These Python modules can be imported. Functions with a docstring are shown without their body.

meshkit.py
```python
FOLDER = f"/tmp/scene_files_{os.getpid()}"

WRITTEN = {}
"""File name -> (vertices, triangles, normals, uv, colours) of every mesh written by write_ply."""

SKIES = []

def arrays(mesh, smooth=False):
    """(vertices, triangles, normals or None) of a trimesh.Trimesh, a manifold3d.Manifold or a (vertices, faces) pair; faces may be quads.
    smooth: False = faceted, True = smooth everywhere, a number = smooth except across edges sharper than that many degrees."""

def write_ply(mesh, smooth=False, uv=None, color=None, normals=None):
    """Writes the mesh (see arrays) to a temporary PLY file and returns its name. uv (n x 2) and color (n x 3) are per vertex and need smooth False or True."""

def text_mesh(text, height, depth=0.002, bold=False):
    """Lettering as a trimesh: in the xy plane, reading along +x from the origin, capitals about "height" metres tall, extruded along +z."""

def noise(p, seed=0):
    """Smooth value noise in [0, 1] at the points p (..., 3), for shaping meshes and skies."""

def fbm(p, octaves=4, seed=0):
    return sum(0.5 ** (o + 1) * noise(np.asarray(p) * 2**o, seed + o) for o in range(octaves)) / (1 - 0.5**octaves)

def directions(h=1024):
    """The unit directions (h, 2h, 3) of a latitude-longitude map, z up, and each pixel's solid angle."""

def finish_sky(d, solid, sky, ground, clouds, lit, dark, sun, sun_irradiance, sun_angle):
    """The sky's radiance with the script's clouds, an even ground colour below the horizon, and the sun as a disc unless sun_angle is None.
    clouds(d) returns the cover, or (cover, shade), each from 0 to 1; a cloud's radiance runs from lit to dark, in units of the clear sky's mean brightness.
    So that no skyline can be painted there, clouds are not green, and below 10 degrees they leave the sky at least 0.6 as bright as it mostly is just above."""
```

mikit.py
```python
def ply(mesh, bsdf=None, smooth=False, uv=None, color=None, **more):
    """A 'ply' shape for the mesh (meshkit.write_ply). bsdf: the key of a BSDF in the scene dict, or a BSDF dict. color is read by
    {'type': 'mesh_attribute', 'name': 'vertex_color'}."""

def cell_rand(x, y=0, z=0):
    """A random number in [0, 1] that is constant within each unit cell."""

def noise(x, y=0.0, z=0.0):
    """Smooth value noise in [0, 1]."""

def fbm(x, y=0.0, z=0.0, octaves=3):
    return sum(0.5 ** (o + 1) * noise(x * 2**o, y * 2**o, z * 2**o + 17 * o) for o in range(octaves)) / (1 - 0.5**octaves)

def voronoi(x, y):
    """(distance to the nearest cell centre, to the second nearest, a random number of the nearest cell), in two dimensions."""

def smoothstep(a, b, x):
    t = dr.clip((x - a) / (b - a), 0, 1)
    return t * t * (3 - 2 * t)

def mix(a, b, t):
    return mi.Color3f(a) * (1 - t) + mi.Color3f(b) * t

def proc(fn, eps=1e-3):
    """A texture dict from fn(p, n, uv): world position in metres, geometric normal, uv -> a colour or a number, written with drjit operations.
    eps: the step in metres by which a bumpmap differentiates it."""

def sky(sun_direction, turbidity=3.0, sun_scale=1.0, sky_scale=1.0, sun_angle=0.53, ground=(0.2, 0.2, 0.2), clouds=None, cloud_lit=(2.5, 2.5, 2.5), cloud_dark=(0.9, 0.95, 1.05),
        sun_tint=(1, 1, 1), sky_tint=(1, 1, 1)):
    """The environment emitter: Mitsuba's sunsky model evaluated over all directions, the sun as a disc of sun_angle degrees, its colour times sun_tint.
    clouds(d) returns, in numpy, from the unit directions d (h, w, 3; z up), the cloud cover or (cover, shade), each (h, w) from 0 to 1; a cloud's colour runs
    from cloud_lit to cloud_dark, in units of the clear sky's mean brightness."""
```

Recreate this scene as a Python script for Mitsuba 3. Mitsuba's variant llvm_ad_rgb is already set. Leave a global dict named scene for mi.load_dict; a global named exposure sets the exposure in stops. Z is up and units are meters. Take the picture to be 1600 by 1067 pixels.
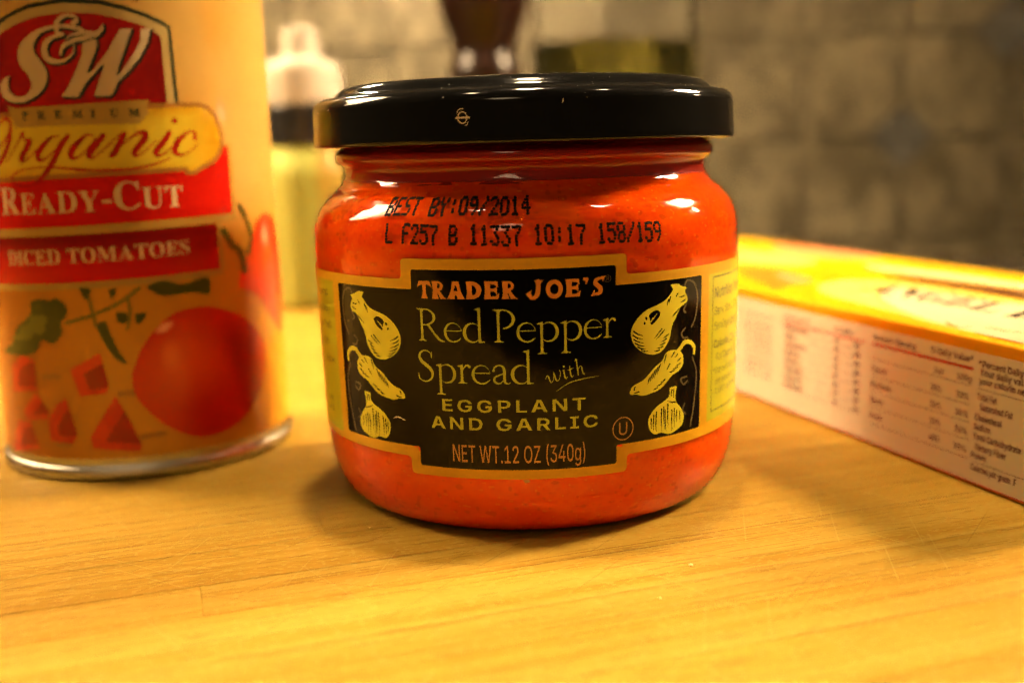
import math, glob, random
import numpy as np, trimesh, mitsuba as mi, mikit, meshkit
import shapely
from shapely import affinity
from shapely.geometry import Polygon, Point, LineString, box as sbox
from shapely.ops import unary_union
from PIL import Image, ImageDraw, ImageFont
from mikit import noise, fbm, voronoi, cell_rand, smoothstep, mix
import drjit as dr

T = mi.ScalarTransform4f
scene, labels = {}, {}
rng = np.random.default_rng(11)

# ------------------------------------------------------------------ camera, light, exposure
CAM = [0.0, -0.2522, 0.0775]
FWD, UP = [-0.0153, 0.9843, -0.1759], [0.0269, 0.1762, 0.984]
scene['camera'] = {'type': 'thinlens', 'fov': 50.74, 'fov_axis': 'x', 'near_clip': 0.01, 'far_clip': 12.0,
                   'aperture_radius': 0.0024, 'focus_distance': 0.2115,
                   'to_world': T().look_at(origin=CAM, target=[c + f for c, f in zip(CAM, FWD)], up=UP)}
exposure = 2.15
WARM = np.array([1.0, 0.72, 0.42])
scene['room_glow'] = {'type': 'constant', 'radiance': {'type': 'rgb', 'value': (0.012 * np.array([1.0, 0.66, 0.28])).tolist()}}
# (position, radius of the bulb, radiance, colour, aim, depth of the shade): unseen lamps around the board, some added as fill, out of the frame
BOARD = (0.0, 0.05, 0.0)
LAMPS = [((0.04, 0.13, 1.25), 0.045, 245, WARM, BOARD, 3.2),
         ((-0.76, 0.28, 0.66), 0.135, 23.5, WARM, BOARD, 2.5),
         ((0.80, 0.29, 0.64), 0.085, 120, WARM, BOARD, 2.6),
         ((-0.40, -0.36, 1.30), 0.035, 40, WARM, BOARD, 0.9),
         ((0.62, -0.20, 1.25), 0.035, 40, WARM, BOARD, 0.9),
         ((0.95, 0.28, 0.42), 0.030, 14, WARM, BOARD, 0.9),
         ((-0.33, 0.55, 0.50), 0.030, 90, WARM, (-0.02, 0.15, 0.0), 1.2),
         ((-0.07, 0.68, 0.42), 0.028, 200, WARM, (-0.02, 0.78, 0.12), 0.9),  # added lamp aimed at the wall to brighten its tiles
         ((-0.35, -2.00, 0.95), 0.24, 1.0, WARM, BOARD, 0.9)]  # added soft fill far in front, for the upright front faces

# ------------------------------------------------------------------ materials
def principled(name, rgb, rough=0.5, spec=0.5, **kw):
    col = rgb if isinstance(rgb, dict) else {'type': 'rgb', 'value': list(rgb)}
    scene[name] = {'type': 'twosided', 'bsdf': {'type': 'principled', 'base_color': col, 'roughness': rough, 'specular': spec, **kw}}
    return name

def vec(*a): return mi.Color3f(*a)

CA, SA = math.cos(math.radians(19.0)), math.sin(math.radians(19.0))
def wood_fn(tone, seed):
    def fn(p, n, uv):
        u = (p.x * CA + p.y * SA) * 1000; v = (-p.x * SA + p.y * CA) * 1000
        warp = noise(u * 0.008 + seed, v * 0.04, 3.0) * 3.0
        rings = fbm(u * 0.004 + seed, (v + warp) * 0.42, seed * 1.7, 3)
        c = mix((0.465, 0.280, 0.041), (0.40, 0.208, 0.021), smoothstep(0.22, 0.78, rings))
        # growth lines: thin, long, some of them brown
        line = smoothstep(0.78, 0.93, noise(u * 0.006 + 7 * seed, (v + warp) * 1.1, 9.0)) * smoothstep(0.35, 0.7, noise(u * 0.02, v * 0.09, seed + 2))
        c = mix(c, (0.24, 0.095, 0.010), line * 0.55)
        # pores: short dark dashes along the grain; flecks: pale ones across it
        pores = smoothstep(0.66, 0.86, noise(u * 0.16 + 3 * seed, v * 2.6, 1.0)); flecks = smoothstep(0.62, 0.85, noise(u * 1.1, v * 1.9 + 5 * seed, 4.0))
        c = mix(c, (0.27, 0.130, 0.018), pores * 0.42)
        c = mix(c, (0.54, 0.37, 0.08), flecks * 0.28)
        c = c * (0.84 + 0.32 * fbm(p.x * 16, p.y * 16, 2.0, 4))
        # knife marks: short straight scratches in a few directions
        s, l = mi.Float(0), mi.Float(0)
        for k, (a, w, keep, ln) in enumerate([(0.9, 4.2, 0.84, 26.0), (2.2, 5.0, 0.86, 33.0), (-0.25, 3.6, 0.86, 40.0), (1.45, 6.0, 0.86, 22.0), (0.12, 4.0, 0.86, 45.0), (2.75, 5.0, 0.86, 30.0)]):
            x = p.x * 1000 * math.cos(a) + p.y * 1000 * math.sin(a); y = -p.x * 1000 * math.sin(a) + p.y * 1000 * math.cos(a)
            y = y + x * 0.05 * (k - 2)
            row = dr.floor(y / w); seg = dr.floor(x / ln + cell_rand(row, k, 5))
            f = (y / w - row - cell_rand(row, seg, 20 + k)) * w
            fx = x / ln + cell_rand(row, k, 5) - seg
            on = dr.select(cell_rand(row, seg, 40 + k) > keep, 1.0, 0.0) * smoothstep(0.0, 0.12, fx) * smoothstep(1.0, 0.7, fx) * (1 - smoothstep(0.08, 0.20, dr.abs(f)))
            if k % 2: l = dr.maximum(l, on)
            else: s = dr.maximum(s, on)
        c = mix(c, (0.26, 0.125, 0.018), s * 0.36)
        return mix(c, (0.58, 0.43, 0.12), l * 0.22) * tone
    return fn
WOODS = [principled(f'maple_{k}', mikit.proc(wood_fn(t, 1.0 + 3.3 * k)), 0.5, 0.04) for k, t in enumerate((0.61, 0.585, 0.635, 0.565))]
principled('joint_glue', (0.16, 0.075, 0.025), 0.8, 0.2)

def slate_fn(a, b, seed):
    def fn(p, n, uv):
        f = fbm(p.x * 75 + seed, p.z * 42, p.y * 30 + seed, 4)
        g = fbm(p.x * 24 + 3 * seed, p.z * 15 + 2, seed, 3)
        pits = smoothstep(0.66, 0.8, noise(p.x * 120, p.z * 95, seed))
        c = mix(a, b, smoothstep(0.36, 0.66, 0.5 * f + 0.5 * g))
        return mix(c, (0.06, 0.05, 0.035), pits * 0.5)
    return fn
TILES = [principled(f'slate_{k}', mikit.proc(slate_fn(*c, 2.0 + 5 * k)), 0.6, 0.3) for k, c in enumerate(
    [((0.085, 0.071, 0.041), (0.22, 0.188, 0.114)), ((0.076, 0.063, 0.036), (0.20, 0.170, 0.104)), ((0.094, 0.079, 0.046), (0.24, 0.206, 0.127))])]
principled('accent_slate', mikit.proc(slate_fn((0.080, 0.080, 0.072), (0.115, 0.115, 0.106), 31.0)), 0.5, 0.4)
principled('grout', mikit.proc(slate_fn((0.150, 0.128, 0.080), (0.21, 0.180, 0.113), 17.0)), 0.85, 0.2)
def granite_fn(p, n, uv):
    f = fbm(p.x * 260, p.y * 260, 1.0, 3); s = smoothstep(0.62, 0.75, noise(p.x * 420, p.y * 420, 5.0))
    return mix(mix((0.012, 0.011, 0.009), (0.05, 0.042, 0.03), f), (0.16, 0.13, 0.09), s * 0.6)
principled('granite', mikit.proc(granite_fn), 0.18, 0.5)

def spread_fn(p, n, uv):
    x, y, z = p.x * 1000, p.y * 1000, p.z * 1000
    f = fbm(x * 0.16, y * 0.16, z * 0.16, 3); g = fbm(x * 0.75 + 5, y * 0.75, z * 0.75, 3)
    c = mix((0.88, 0.046, 0.001), (0.95, 0.108, 0.002), smoothstep(0.25, 0.75, 0.45 * f + 0.55 * g))
    d = smoothstep(0.70, 0.84, noise(x * 0.9, y * 0.9, z * 0.9 + 9)); l = smoothstep(0.80, 0.88, noise(x * 1.5 + 31, y * 1.3, z * 1.3))
    c = mix(c, (0.46, 0.016, 0.002), d * 0.30)
    return mix(c, (0.95, 0.30, 0.03), l * 0.45)
principled('pepper_spread', mikit.proc(spread_fn), 0.10, 0.05)
principled('pepper_shaded', (0.30, 0.010, 0.001), 0.4, 0.1)  # shade of the dark jar neck is put into this deeper red
scene['clear_glass'] = {'type': 'thindielectric', 'int_ior': 1.5, 'specular_reflectance': {'type': 'rgb', 'value': [0.5, 0.5, 0.5]}}
scene['green_glass'] = {'type': 'thindielectric', 'int_ior': 1.5, 'specular_transmittance': {'type': 'rgb', 'value': [0.88, 0.95, 0.86]}}
principled('black_enamel', (0.003, 0.003, 0.003), 0.09, 0.42)
principled('lid_emblem_ink', (0.62, 0.54, 0.40), 0.4)
scene['tin'] = {'type': 'twosided', 'bsdf': {'type': 'roughconductor', 'material': 'none', 'specular_reflectance': {'type': 'rgb', 'value': [0.52, 0.49, 0.43]}, 'alpha': 0.24}}
principled('white_plastic', (0.43, 0.385, 0.315), 0.5, 0.2)
principled('black_plastic', (0.012, 0.012, 0.013), 0.25)
principled('dark_walnut', (0.013, 0.005, 0.003), 0.22, 0.25)
principled('lamp_shade', (0.7, 0.68, 0.62), 0.5)
principled('crumb', (0.56, 0.36, 0.13), 0.9, 0.1)

def ink(name, rgb, rough=0.30, spec=0.45): return principled(name, rgb, rough, spec)
ink('ink_gold', mikit.proc(lambda p, n, uv: mix((0.54, 0.265, 0.006), (0.61, 0.305, 0.009), fbm(p.x * 1500, p.y * 1500, p.z * 1500, 2))), 0.34)
ink('ink_black', (0.0010, 0.0007, 0.0005), 0.10, 0.17)
ink('ink_olive', (0.42, 0.42, 0.04)); ink('ink_orange', (0.60, 0.225, 0.03)); ink('ink_copper', (0.44, 0.20, 0.055))
ink('ink_yellow', (0.62, 0.54, 0.03)); ink('ink_lime', (0.40, 0.36, 0.012)); ink('ink_scroll', (0.085, 0.068, 0.028)); ink('ink_type', (0.06, 0.05, 0.012))
principled('dried_drip', (0.55, 0.26, 0.12), 0.3, 0.4)
principled('ink_jet', (0.006, 0.003, 0.002), 0.7, 0.02)

# ------------------------------------------------------------------ helpers
def lab(key, label=None, cat=None, group=None, kind=None):
    d = {}
    if label: d['label'] = label
    if cat: d['category'] = cat
    if group: d['group'] = group
    if kind: d['kind'] = kind
    labels[key] = d

def unique(key):
    if key not in scene: return key
    k = 1
    while f'{key}_{k:03d}' in scene: k += 1
    return f'{key}_{k:03d}'

def put(key, mesh, bsdf, smooth=False, **kw):
    key = unique(key)
    scene[key] = mikit.ply(mesh, bsdf, smooth=smooth, **kw)
    return key

def put_n(key, v, f, n, bsdf):
    key = unique(key)
    path = meshkit.write_ply((np.asarray(v, float), np.asarray(f, int)), normals=np.asarray(n, float))
    scene[key] = {'type': 'ply', 'filename': path, 'face_normals': False, 'bsdf': {'type': 'ref', 'id': bsdf}}
    return key

def lathe(profile, centre=(0, 0), n=160, wob=0.0, seed=0, env=None):
    """profile: (r, z) in metres from the bottom up (outside) -> a mesh of revolution; wob: radial unevenness in metres."""
    pr = np.asarray(profile, float)
    t = np.arange(n) * 2 * np.pi / n
    r = np.repeat(pr[:, :1], n, 1); z = np.repeat(pr[:, 1:], n, 1)
    if wob:
        q = np.stack([np.cos(t)[None] * r * 170, np.sin(t)[None] * r * 170, z * 330], -1)
        r = r + wob * (1.0 if env is None else env(z)) * (meshkit.fbm(q, 2, seed) - 0.5) * 2 * (r > 0.02)
    v = np.stack([centre[0] + r * np.cos(t), centre[1] + r * np.sin(t), z], -1).reshape(-1, 3)
    i, j = np.meshgrid(np.arange(len(pr) - 1), np.arange(n), indexing='ij')
    a, b, c, d = i * n + j, i * n + (j + 1) % n, (i + 1) * n + (j + 1) % n, (i + 1) * n + j
    f = np.vstack([np.stack([a, b, c], -1).reshape(-1, 3), np.stack([a, c, d], -1).reshape(-1, 3)])
    m = trimesh.Trimesh(v, f, process=False)
    m.merge_vertices(); m.update_faces(m.nondegenerate_faces()); m.remove_unreferenced_vertices()
    return m

def curve(pts, per=8):
    """Catmull-Rom through rows of numbers."""
    p = np.asarray(pts, float); p = np.vstack([2 * p[0] - p[1], p, 2 * p[-1] - p[-2]]); out = []
    for k in range(1, len(p) - 2):
        for s in np.linspace(0, 1, per, endpoint=False):
            a, b, c, d = p[k - 1:k + 3]
            out.append(0.5 * (2 * b + (c - a) * s + (2 * a - 5 * b + 4 * c - d) * s * s + (3 * b - a - 3 * c + d) * s ** 3))
    return np.array(out + [p[-2]])

def bevel_box(lo, hi, b, bx=None):
    """A box whose top edges are chamfered by b (its two x ends by bx)."""
    bx = b if bx is None else bx
    (x0, y0, z0), (x1, y1, z1) = lo, hi
    v = [(x0, y0, z0), (x1, y0, z0), (x1, y1, z0), (x0, y1, z0), (x0, y0, z1 - b), (x1, y0, z1 - b), (x1, y1, z1 - b), (x0, y1, z1 - b),
         (x0 + bx, y0 + b, z1), (x1 - bx, y0 + b, z1), (x1 - bx, y1 - b, z1), (x0 + bx, y1 - b, z1)]
    f = [(0, 3, 2, 1), (8, 9, 10, 11)]
    for k in range(4):
        f += [(k, (k + 1) % 4, (k + 1) % 4 + 4, k + 4), (k + 4, (k + 1) % 4 + 4, (k + 1) % 4 + 8, k + 8)]
    f = np.array(f)
    return trimesh.Trimesh(np.array(v, float), np.vstack([f[:, [0, 1, 2]], f[:, [0, 2, 3]]]), process=False)

def geoms(g):
    g = shapely.make_valid(g) if not g.is_valid else g
    return [x for x in getattr(g, 'geoms', [g]) if x.geom_type == 'Polygon' and x.area > 1e-7] if g.geom_type != 'GeometryCollection' else [y for x in g.geoms for y in geoms(x)]

def tri(poly):
    v, f = trimesh.creation.triangulate_polygon(poly, engine='earcut')
    return np.asarray(v)[:, :2], np.asarray(f)

class Turn:
    """A surface of revolution that prints are laid on: (s, z) in mm, s the arc length at radius R, s = 0 towards the camera (-y)."""
    def __init__(self, R, rad, centre=(0, 0), ds=1.6, dz=None):
        self.R, self.rad, self.c, self.ds, self.dz = R, rad, centre, ds, dz
    def pieces(self, g):
        out = []
        for p in geoms(g):
            x0, y0, x1, y1 = p.bounds
            for k in range(math.floor(x0 / self.ds), math.ceil(x1 / self.ds)):
                q = p if k * self.ds <= x0 and (k + 1) * self.ds >= x1 else p.intersection(sbox(k * self.ds, y0 - 1, (k + 1) * self.ds, y1 + 1))
                for part in geoms(q):
                    if self.dz is None: out.append(part); continue
                    a, b = part.bounds[1], part.bounds[3]
                    for j in range(math.floor(a / self.dz), math.ceil(b / self.dz)):
                        out += geoms(part.intersection(sbox(part.bounds[0] - 1, j * self.dz, part.bounds[2] + 1, (j + 1) * self.dz)))
        return out
    def lay(self, key, g, off, bsdf):
        V, F, at = [], [], 0
        for p in self.pieces(g):
            try: v, f = tri(p)
            except Exception: continue
            if len(f) == 0: continue
            V.append(v); F.append(f + at); at += len(v)
        v, f = np.vstack(V), np.vstack(F)
        a = v[:, 0] / self.R
        z = v[:, 1]; e = 0.05
        r = self.rad(z) + off
        slope = (self.rad(z + e) - self.rad(z - e)) / (2 * e)
        X = np.stack([self.c[0] * 1000 + r * np.sin(a), self.c[1] * 1000 - r * np.cos(a), z], -1) / 1000
        N = np.stack([np.sin(a), -np.cos(a), -slope], -1); N /= np.linalg.norm(N, axis=1, keepdims=True)
        fn = np.cross(X[f[:, 1]] - X[f[:, 0]], X[f[:, 2]] - X[f[:, 0]])
        bad = (fn * N[f[:, 0]]).sum(1) < 0
        f[bad] = f[bad][:, ::-1]
        return put_n(key, X, f, N, bsdf)

class Flat:
    """A plane that prints are laid on: (a, b) in mm -> origin + a ea + b eb, lifted along the normal."""
    def __init__(self, o, ea, eb): self.o, self.ea, self.eb = map(np.asarray, (o, ea, eb))
    def lay(self, key, g, off, bsdf):
        V, F, at = [], [], 0
        for p in geoms(g):
            v, f = tri(p)
            if len(f): V.append(v); F.append(f + at); at += len(v)
        v, f = np.vstack(V), np.vstack(F)
        N = np.cross(self.ea, self.eb)
        X = self.o + (v[:, :1] * self.ea + v[:, 1:] * self.eb + off * N) / 1000
        return put_n(key, X, f, np.repeat(N[None], len(X), 0), bsdf)

FONTS = glob.glob('/opt/blender-*/*/datafiles/fonts/')[0]
_text = {}
def text(t, cap, weight=400, xs=1.0, serif=None, track=0.0, x=0.0, y=0.0, slant=0.0, width=None, px=88, thin=0.0):
    """Lettering as a shapely area: baseline at (x, y), capitals 'cap' tall; serif: 'bold' | 'italic' | 'bolditalic'; width: fit to this length."""
    key = (t, weight, serif, track, px, thin)
    if key not in _text:
        if serif:
            u, l = {'bold': (0x1D400, 0x1D41A), 'italic': (0x1D434, 0x1D44E), 'bolditalic': (0x1D468, 0x1D482)}[serif]
            s = ''.join(chr(u + ord(c) - 65) if 'A' <= c <= 'Z' else chr(l + ord(c) - 97) if 'a' <= c <= 'z' else c for c in t)
            font = ImageFont.truetype(FONTS + 'NotoSansMath-Regular.woff2', px)
        else:
            s, font = t, ImageFont.truetype(FONTS + 'Inter.woff2', px)
            font.set_variation_by_axes([14, weight])
        parts, cx = [], 0.0
        for c in s:
            if c != ' ':
                x0, y0, x1, y1 = font.getbbox(c, anchor='ls')
                im = Image.new('L', (x1 - x0 + 8, y1 - y0 + 8))
                ImageDraw.Draw(im).text((4 - x0, 4 - y0), c, 255, font, anchor='ls')
                on = np.pad(np.asarray(im) > 127, ((0, 0), (1, 1))).astype(np.int8)
                rows, st = np.nonzero(np.diff(on, axis=1) == 1); en = np.nonzero(np.diff(on, axis=1) == -1)[1]
                g = unary_union(list(shapely.box(st, -rows - 1, en, -rows))).buffer(0.7).buffer(-0.7 - thin).simplify(0.45)
                parts.append(affinity.translate(g, cx + x0 - 4, 4 - y0))
            cx += font.getlength(c) + track * px
        bb = font.getbbox('𝐇' if serif == 'bold' else '𝐻' if serif == 'italic' else '𝑯' if serif else 'H', anchor='ls')
        _text[key] = (unary_union(parts), -bb[1])
    g, H = _text[key]
    s = cap / H
    if width is not None: xs = width / ((g.bounds[2] - g.bounds[0]) * s)
    g = affinity.translate(g, -g.bounds[0], 0)
    return affinity.affine_transform(g, [s * xs, slant * s, 0, s, x, y])

def stroke(rows, per=7, res=5):
    """A pen stroke through rows (x, y, width)."""
    c = curve(rows, per); parts = []
    for a, b in zip(c[:-1], c[1:]):
        parts.append(unary_union([Point(a[0], a[1]).buffer(max(a[2], .02) / 2, res), Point(b[0], b[1]).buffer(max(b[2], .02) / 2, res)]).convex_hull)
    return unary_union(parts)

def ell(x, y, rx, ry, n=14): return affinity.scale(Point(x, y).buffer(1, n), rx, ry)
def P(*pts): return Polygon(pts).buffer(0)
def blob(pts, per=5): return Polygon(curve(list(pts) + [pts[0]], per)).buffer(0)
def rnd(g, r): return g.buffer(-r).buffer(2 * r).buffer(-r)

# ------------------------------------------------------------------ the setting: counter, wall, board
put('countertop', bevel_box((-1.6, -0.20, -0.075), (1.8, 0.7795, -0.0405), 0.003), 'granite')
lab('countertop', kind='structure')
ZW, PITCH, X0, Z0, YW = 0.0, 0.0945, 0.3548, 0.0774, 0.780
put('wall', trimesh.creation.box(bounds=[(-1.7, YW + 0.0035, -0.0405), (1.9, YW + 0.05, 0.95)]), 'grout')
lab('wall', kind='structure')
accents = [(0, 0), (1, 1), (-4, 2), (-8, 1), (4, 2)]
dia = {a: affinity.rotate(sbox(-0.0205, -0.0205, 0.0205, 0.0205), 45, origin=(0, 0)) for a in accents}
for i in range(-13, 9):
    for j in range(-2, 4):
        x, z = X0 + i * PITCH, Z0 + j * PITCH
        g = sbox(x + 0.0014, z + 0.0014, x + PITCH - 0.0014, z + PITCH - 0.0014)
        if z < -0.0400: g = g.intersection(sbox(-9, -0.0395, 9, 9))
        if g.is_empty or g.bounds[3] - g.bounds[1] < 0.01: continue
        for a in accents: g = g.difference(affinity.translate(dia[a].buffer(0.0028, join_style=2), X0 + a[0] * PITCH, Z0 + a[1] * PITCH))
        pts = np.array(g.simplify(0.0001).exterior.coords[:-1])
        g = Polygon(pts + rng.normal(0, 0.0006, pts.shape)).buffer(-0.002).buffer(0.002, 2)
        m = trimesh.creation.extrude_polygon(g, 0.0036 + rng.uniform(0, 0.0005), engine='earcut')
        v = m.vertices.copy()
        m.vertices = np.stack([v[:, 0], YW + 0.0035 - v[:, 2], v[:, 1]], -1)
        m.invert()
        put('wall__tile', m, TILES[rng.integers(3)])
for a in accents:
    m = trimesh.creation.extrude_polygon(affinity.translate(dia[a].buffer(-0.002).buffer(0.0015, 2), X0 + a[0] * PITCH, Z0 + a[1] * PITCH), 0.0038, engine='earcut')
    v = m.vertices.copy(); m.vertices = np.stack([v[:, 0], YW + 0.0035 - v[:, 2], v[:, 1]], -1); m.invert()
    put('wall__accent_tile', m, 'accent_slate')

# the board: staves glued side by side, the grain running 19 degrees off the picture's width
BW = T().rotate([0, 0, 1], 19.0)
U0, U1, V0, V1, TH = -0.80, 0.2125, -0.168, 0.352, 0.0400
core = trimesh.creation.box(bounds=[(U0 + 0.001, V0 + 0.001, -TH), (U1 - 0.001, V1 - 0.001, -0.0012)])
core.apply_transform(np.array(BW.matrix)); put('cutting_board', core, 'joint_glue')
lab('cutting_board', 'honey coloured butcher block board of glued wooden staves carrying the jar, can and box', 'cutting board')
edges = [-0.116, -0.0995, -0.082, -0.0735, -0.0555, -0.0415, -0.024, -0.008]
while edges[0] > V0: edges.insert(0, edges[0] - rng.uniform(0.013, 0.024))
while edges[-1] < V1: edges.append(edges[-1] + rng.uniform(0.013, 0.024))
edges[0], edges[-1] = V0, V1
for k, (a, b) in enumerate(zip(edges[:-1], edges[1:])):
    cuts = [U0] + sorted(rng.uniform(U0 + 0.1, U1 - 0.1, 1)) + [U1]
    if abs(a + 0.0555) < 1e-6: cuts = [U0, -0.0795, U1]
    for c, d in zip(cuts[:-1], cuts[1:]):
        g = 0.00005
        m = bevel_box((c + 0.00001, a + g, -0.0015), (d - 0.00001, b - g, 0.0), 0.00010, 0.00003)
        m.apply_transform(np.array(BW.matrix))
        put('cutting_board__stave', m, WOODS[rng.integers(4)])

# ------------------------------------------------------------------ lamps out of the frame
for (pos, rad, power, col, goal, hood) in LAMPS:
    M = np.array(T().look_at(origin=list(pos), target=list(goal), up=[0.02, 1, 0.01]).matrix)
    key = 'unseen_lamp' if 'unseen_lamp__bulb' not in scene else f"unseen_lamp_{sum(k.endswith('__bulb') for k in scene):03d}"
    m = trimesh.creation.icosphere(2, 1.0); m.vertices *= [rad, rad, rad * 0.35]; m.apply_transform(M)
    scene[key + '__bulb'] = mikit.ply(m, 'lamp_shade', smooth=True, emitter={'type': 'area', 'radiance': {'type': 'rgb', 'value': (power * col).tolist()}})
    sh = lathe([(rad * 0.3, -rad * 1.3), (rad * 0.7, -rad * 1.25), (rad * 1.16, -rad * 0.7), (rad * 1.32, rad * hood), (rad * 1.26, rad * hood), (rad * 1.12, -rad * 0.65), (rad * 0.7, -rad * 1.15), (rad * 0.3, -rad * 1.2)], n=40)
    sh.apply_transform(M); put(key + '__shade', sh, 'lamp_shade', smooth=40)
    lab(key, 'pale unseen lamp placed outside the picture to light the scene', 'lamp', 'kitchen lamps above the counter')

# ------------------------------------------------------------------ things behind
def oil(name, rgb, density):
    scene[name + '_air'] = {'type': 'homogeneous', 'albedo': {'type': 'rgb', 'value': [0.0, 0.0, 0.0]}, 'scale': density, 'sigma_t': {'type': 'rgb', 'value': [1 - c for c in rgb]}}

# bottle with a white nozzle cap, left of the jar
bx, by = -0.1115, 0.312
def B(rows): return [(r / 1000, z / 1000) for r, z in rows]
body = lathe(B([(0, 0.5), (20, 0.3), (23, 1.2), (24, 4), (24, 66), (23.2, 71), (21, 76), (19.5, 80), (19.5, 82), (0, 82)]), (bx, by), 72)
put('squeeze_bottle__body', body, principled('oil_plastic', mikit.proc(lambda p, n, uv: mix(mix((0.24, 0.27, 0.045), (0.40, 0.40, 0.085), smoothstep(-0.133, -0.124, p.x)), mix((0.30, 0.32, 0.07), (0.26, 0.17, 0.02), smoothstep(-0.106, -0.100, p.x)), smoothstep(-0.120, -0.111, p.x))), 0.5, 0.2), smooth=35)  # glassy streaks of light through the bottle are painted into the colour
put('squeeze_bottle__collar', lathe(B([(19.6, 82), (20.4, 82.5), (20.4, 101), (19.8, 102), (0, 102)]), (bx, by), 72), 'black_plastic', smooth=35)
put('squeeze_bottle__cap', lathe(B([(19.2, 102), (20.2, 102.6), (20.2, 118), (19.2, 121.5), (17, 124), (10, 125.2), (0, 125.4)]), (bx, by), 72), 'white_plastic', smooth=40)
put('squeeze_bottle__nozzle', lathe(B([(10.5, 125), (9.6, 127), (9.2, 137), (8.6, 139.5), (6.5, 140.5), (0, 140.6)]), (bx, by), 48), 'white_plastic', smooth=40)
lab('squeeze_bottle', 'yellow green bottle with black collar and white nozzle cap between can and jar', 'bottle')

# turned pepper mill on the dark counter
mx, my = -0.0225, 0.445
mill = curve([(0, -40), (29, -40), (30, -36), (29, -28), (27, -18), (29, -8), (30.5, 6), (29.5, 28), (26, 55), (22.5, 80), (20.5, 104), (22.5, 124), (21.4, 130), (19.4, 136), (20.2, 143), (23.5, 151), (27.2, 161), (28.6, 170), (28.0, 180), (25, 189), (19, 196), (10, 199), (0, 200)], 5)
put('pepper_mill__body', lathe(mill / 1000 * [1, 1], (mx, my), 64), 'dark_walnut', smooth=True)
put('pepper_mill__ring', lathe(B([(21.6, 122.2), (23.6, 122.8), (24.0, 124.2), (23.6, 125.6), (21.6, 126.2)]), (mx, my), 64), 'dark_walnut', smooth=50)
put('pepper_mill__knob', lathe(B([(4, 198), (6, 202), (9, 207), (9.5, 212), (7, 217), (0, 219)]), (mx, my), 40), 'tin', smooth=50)
lab('pepper_mill', 'dark turned wooden pepper mill standing behind the black jar lid', 'pepper mill')

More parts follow.
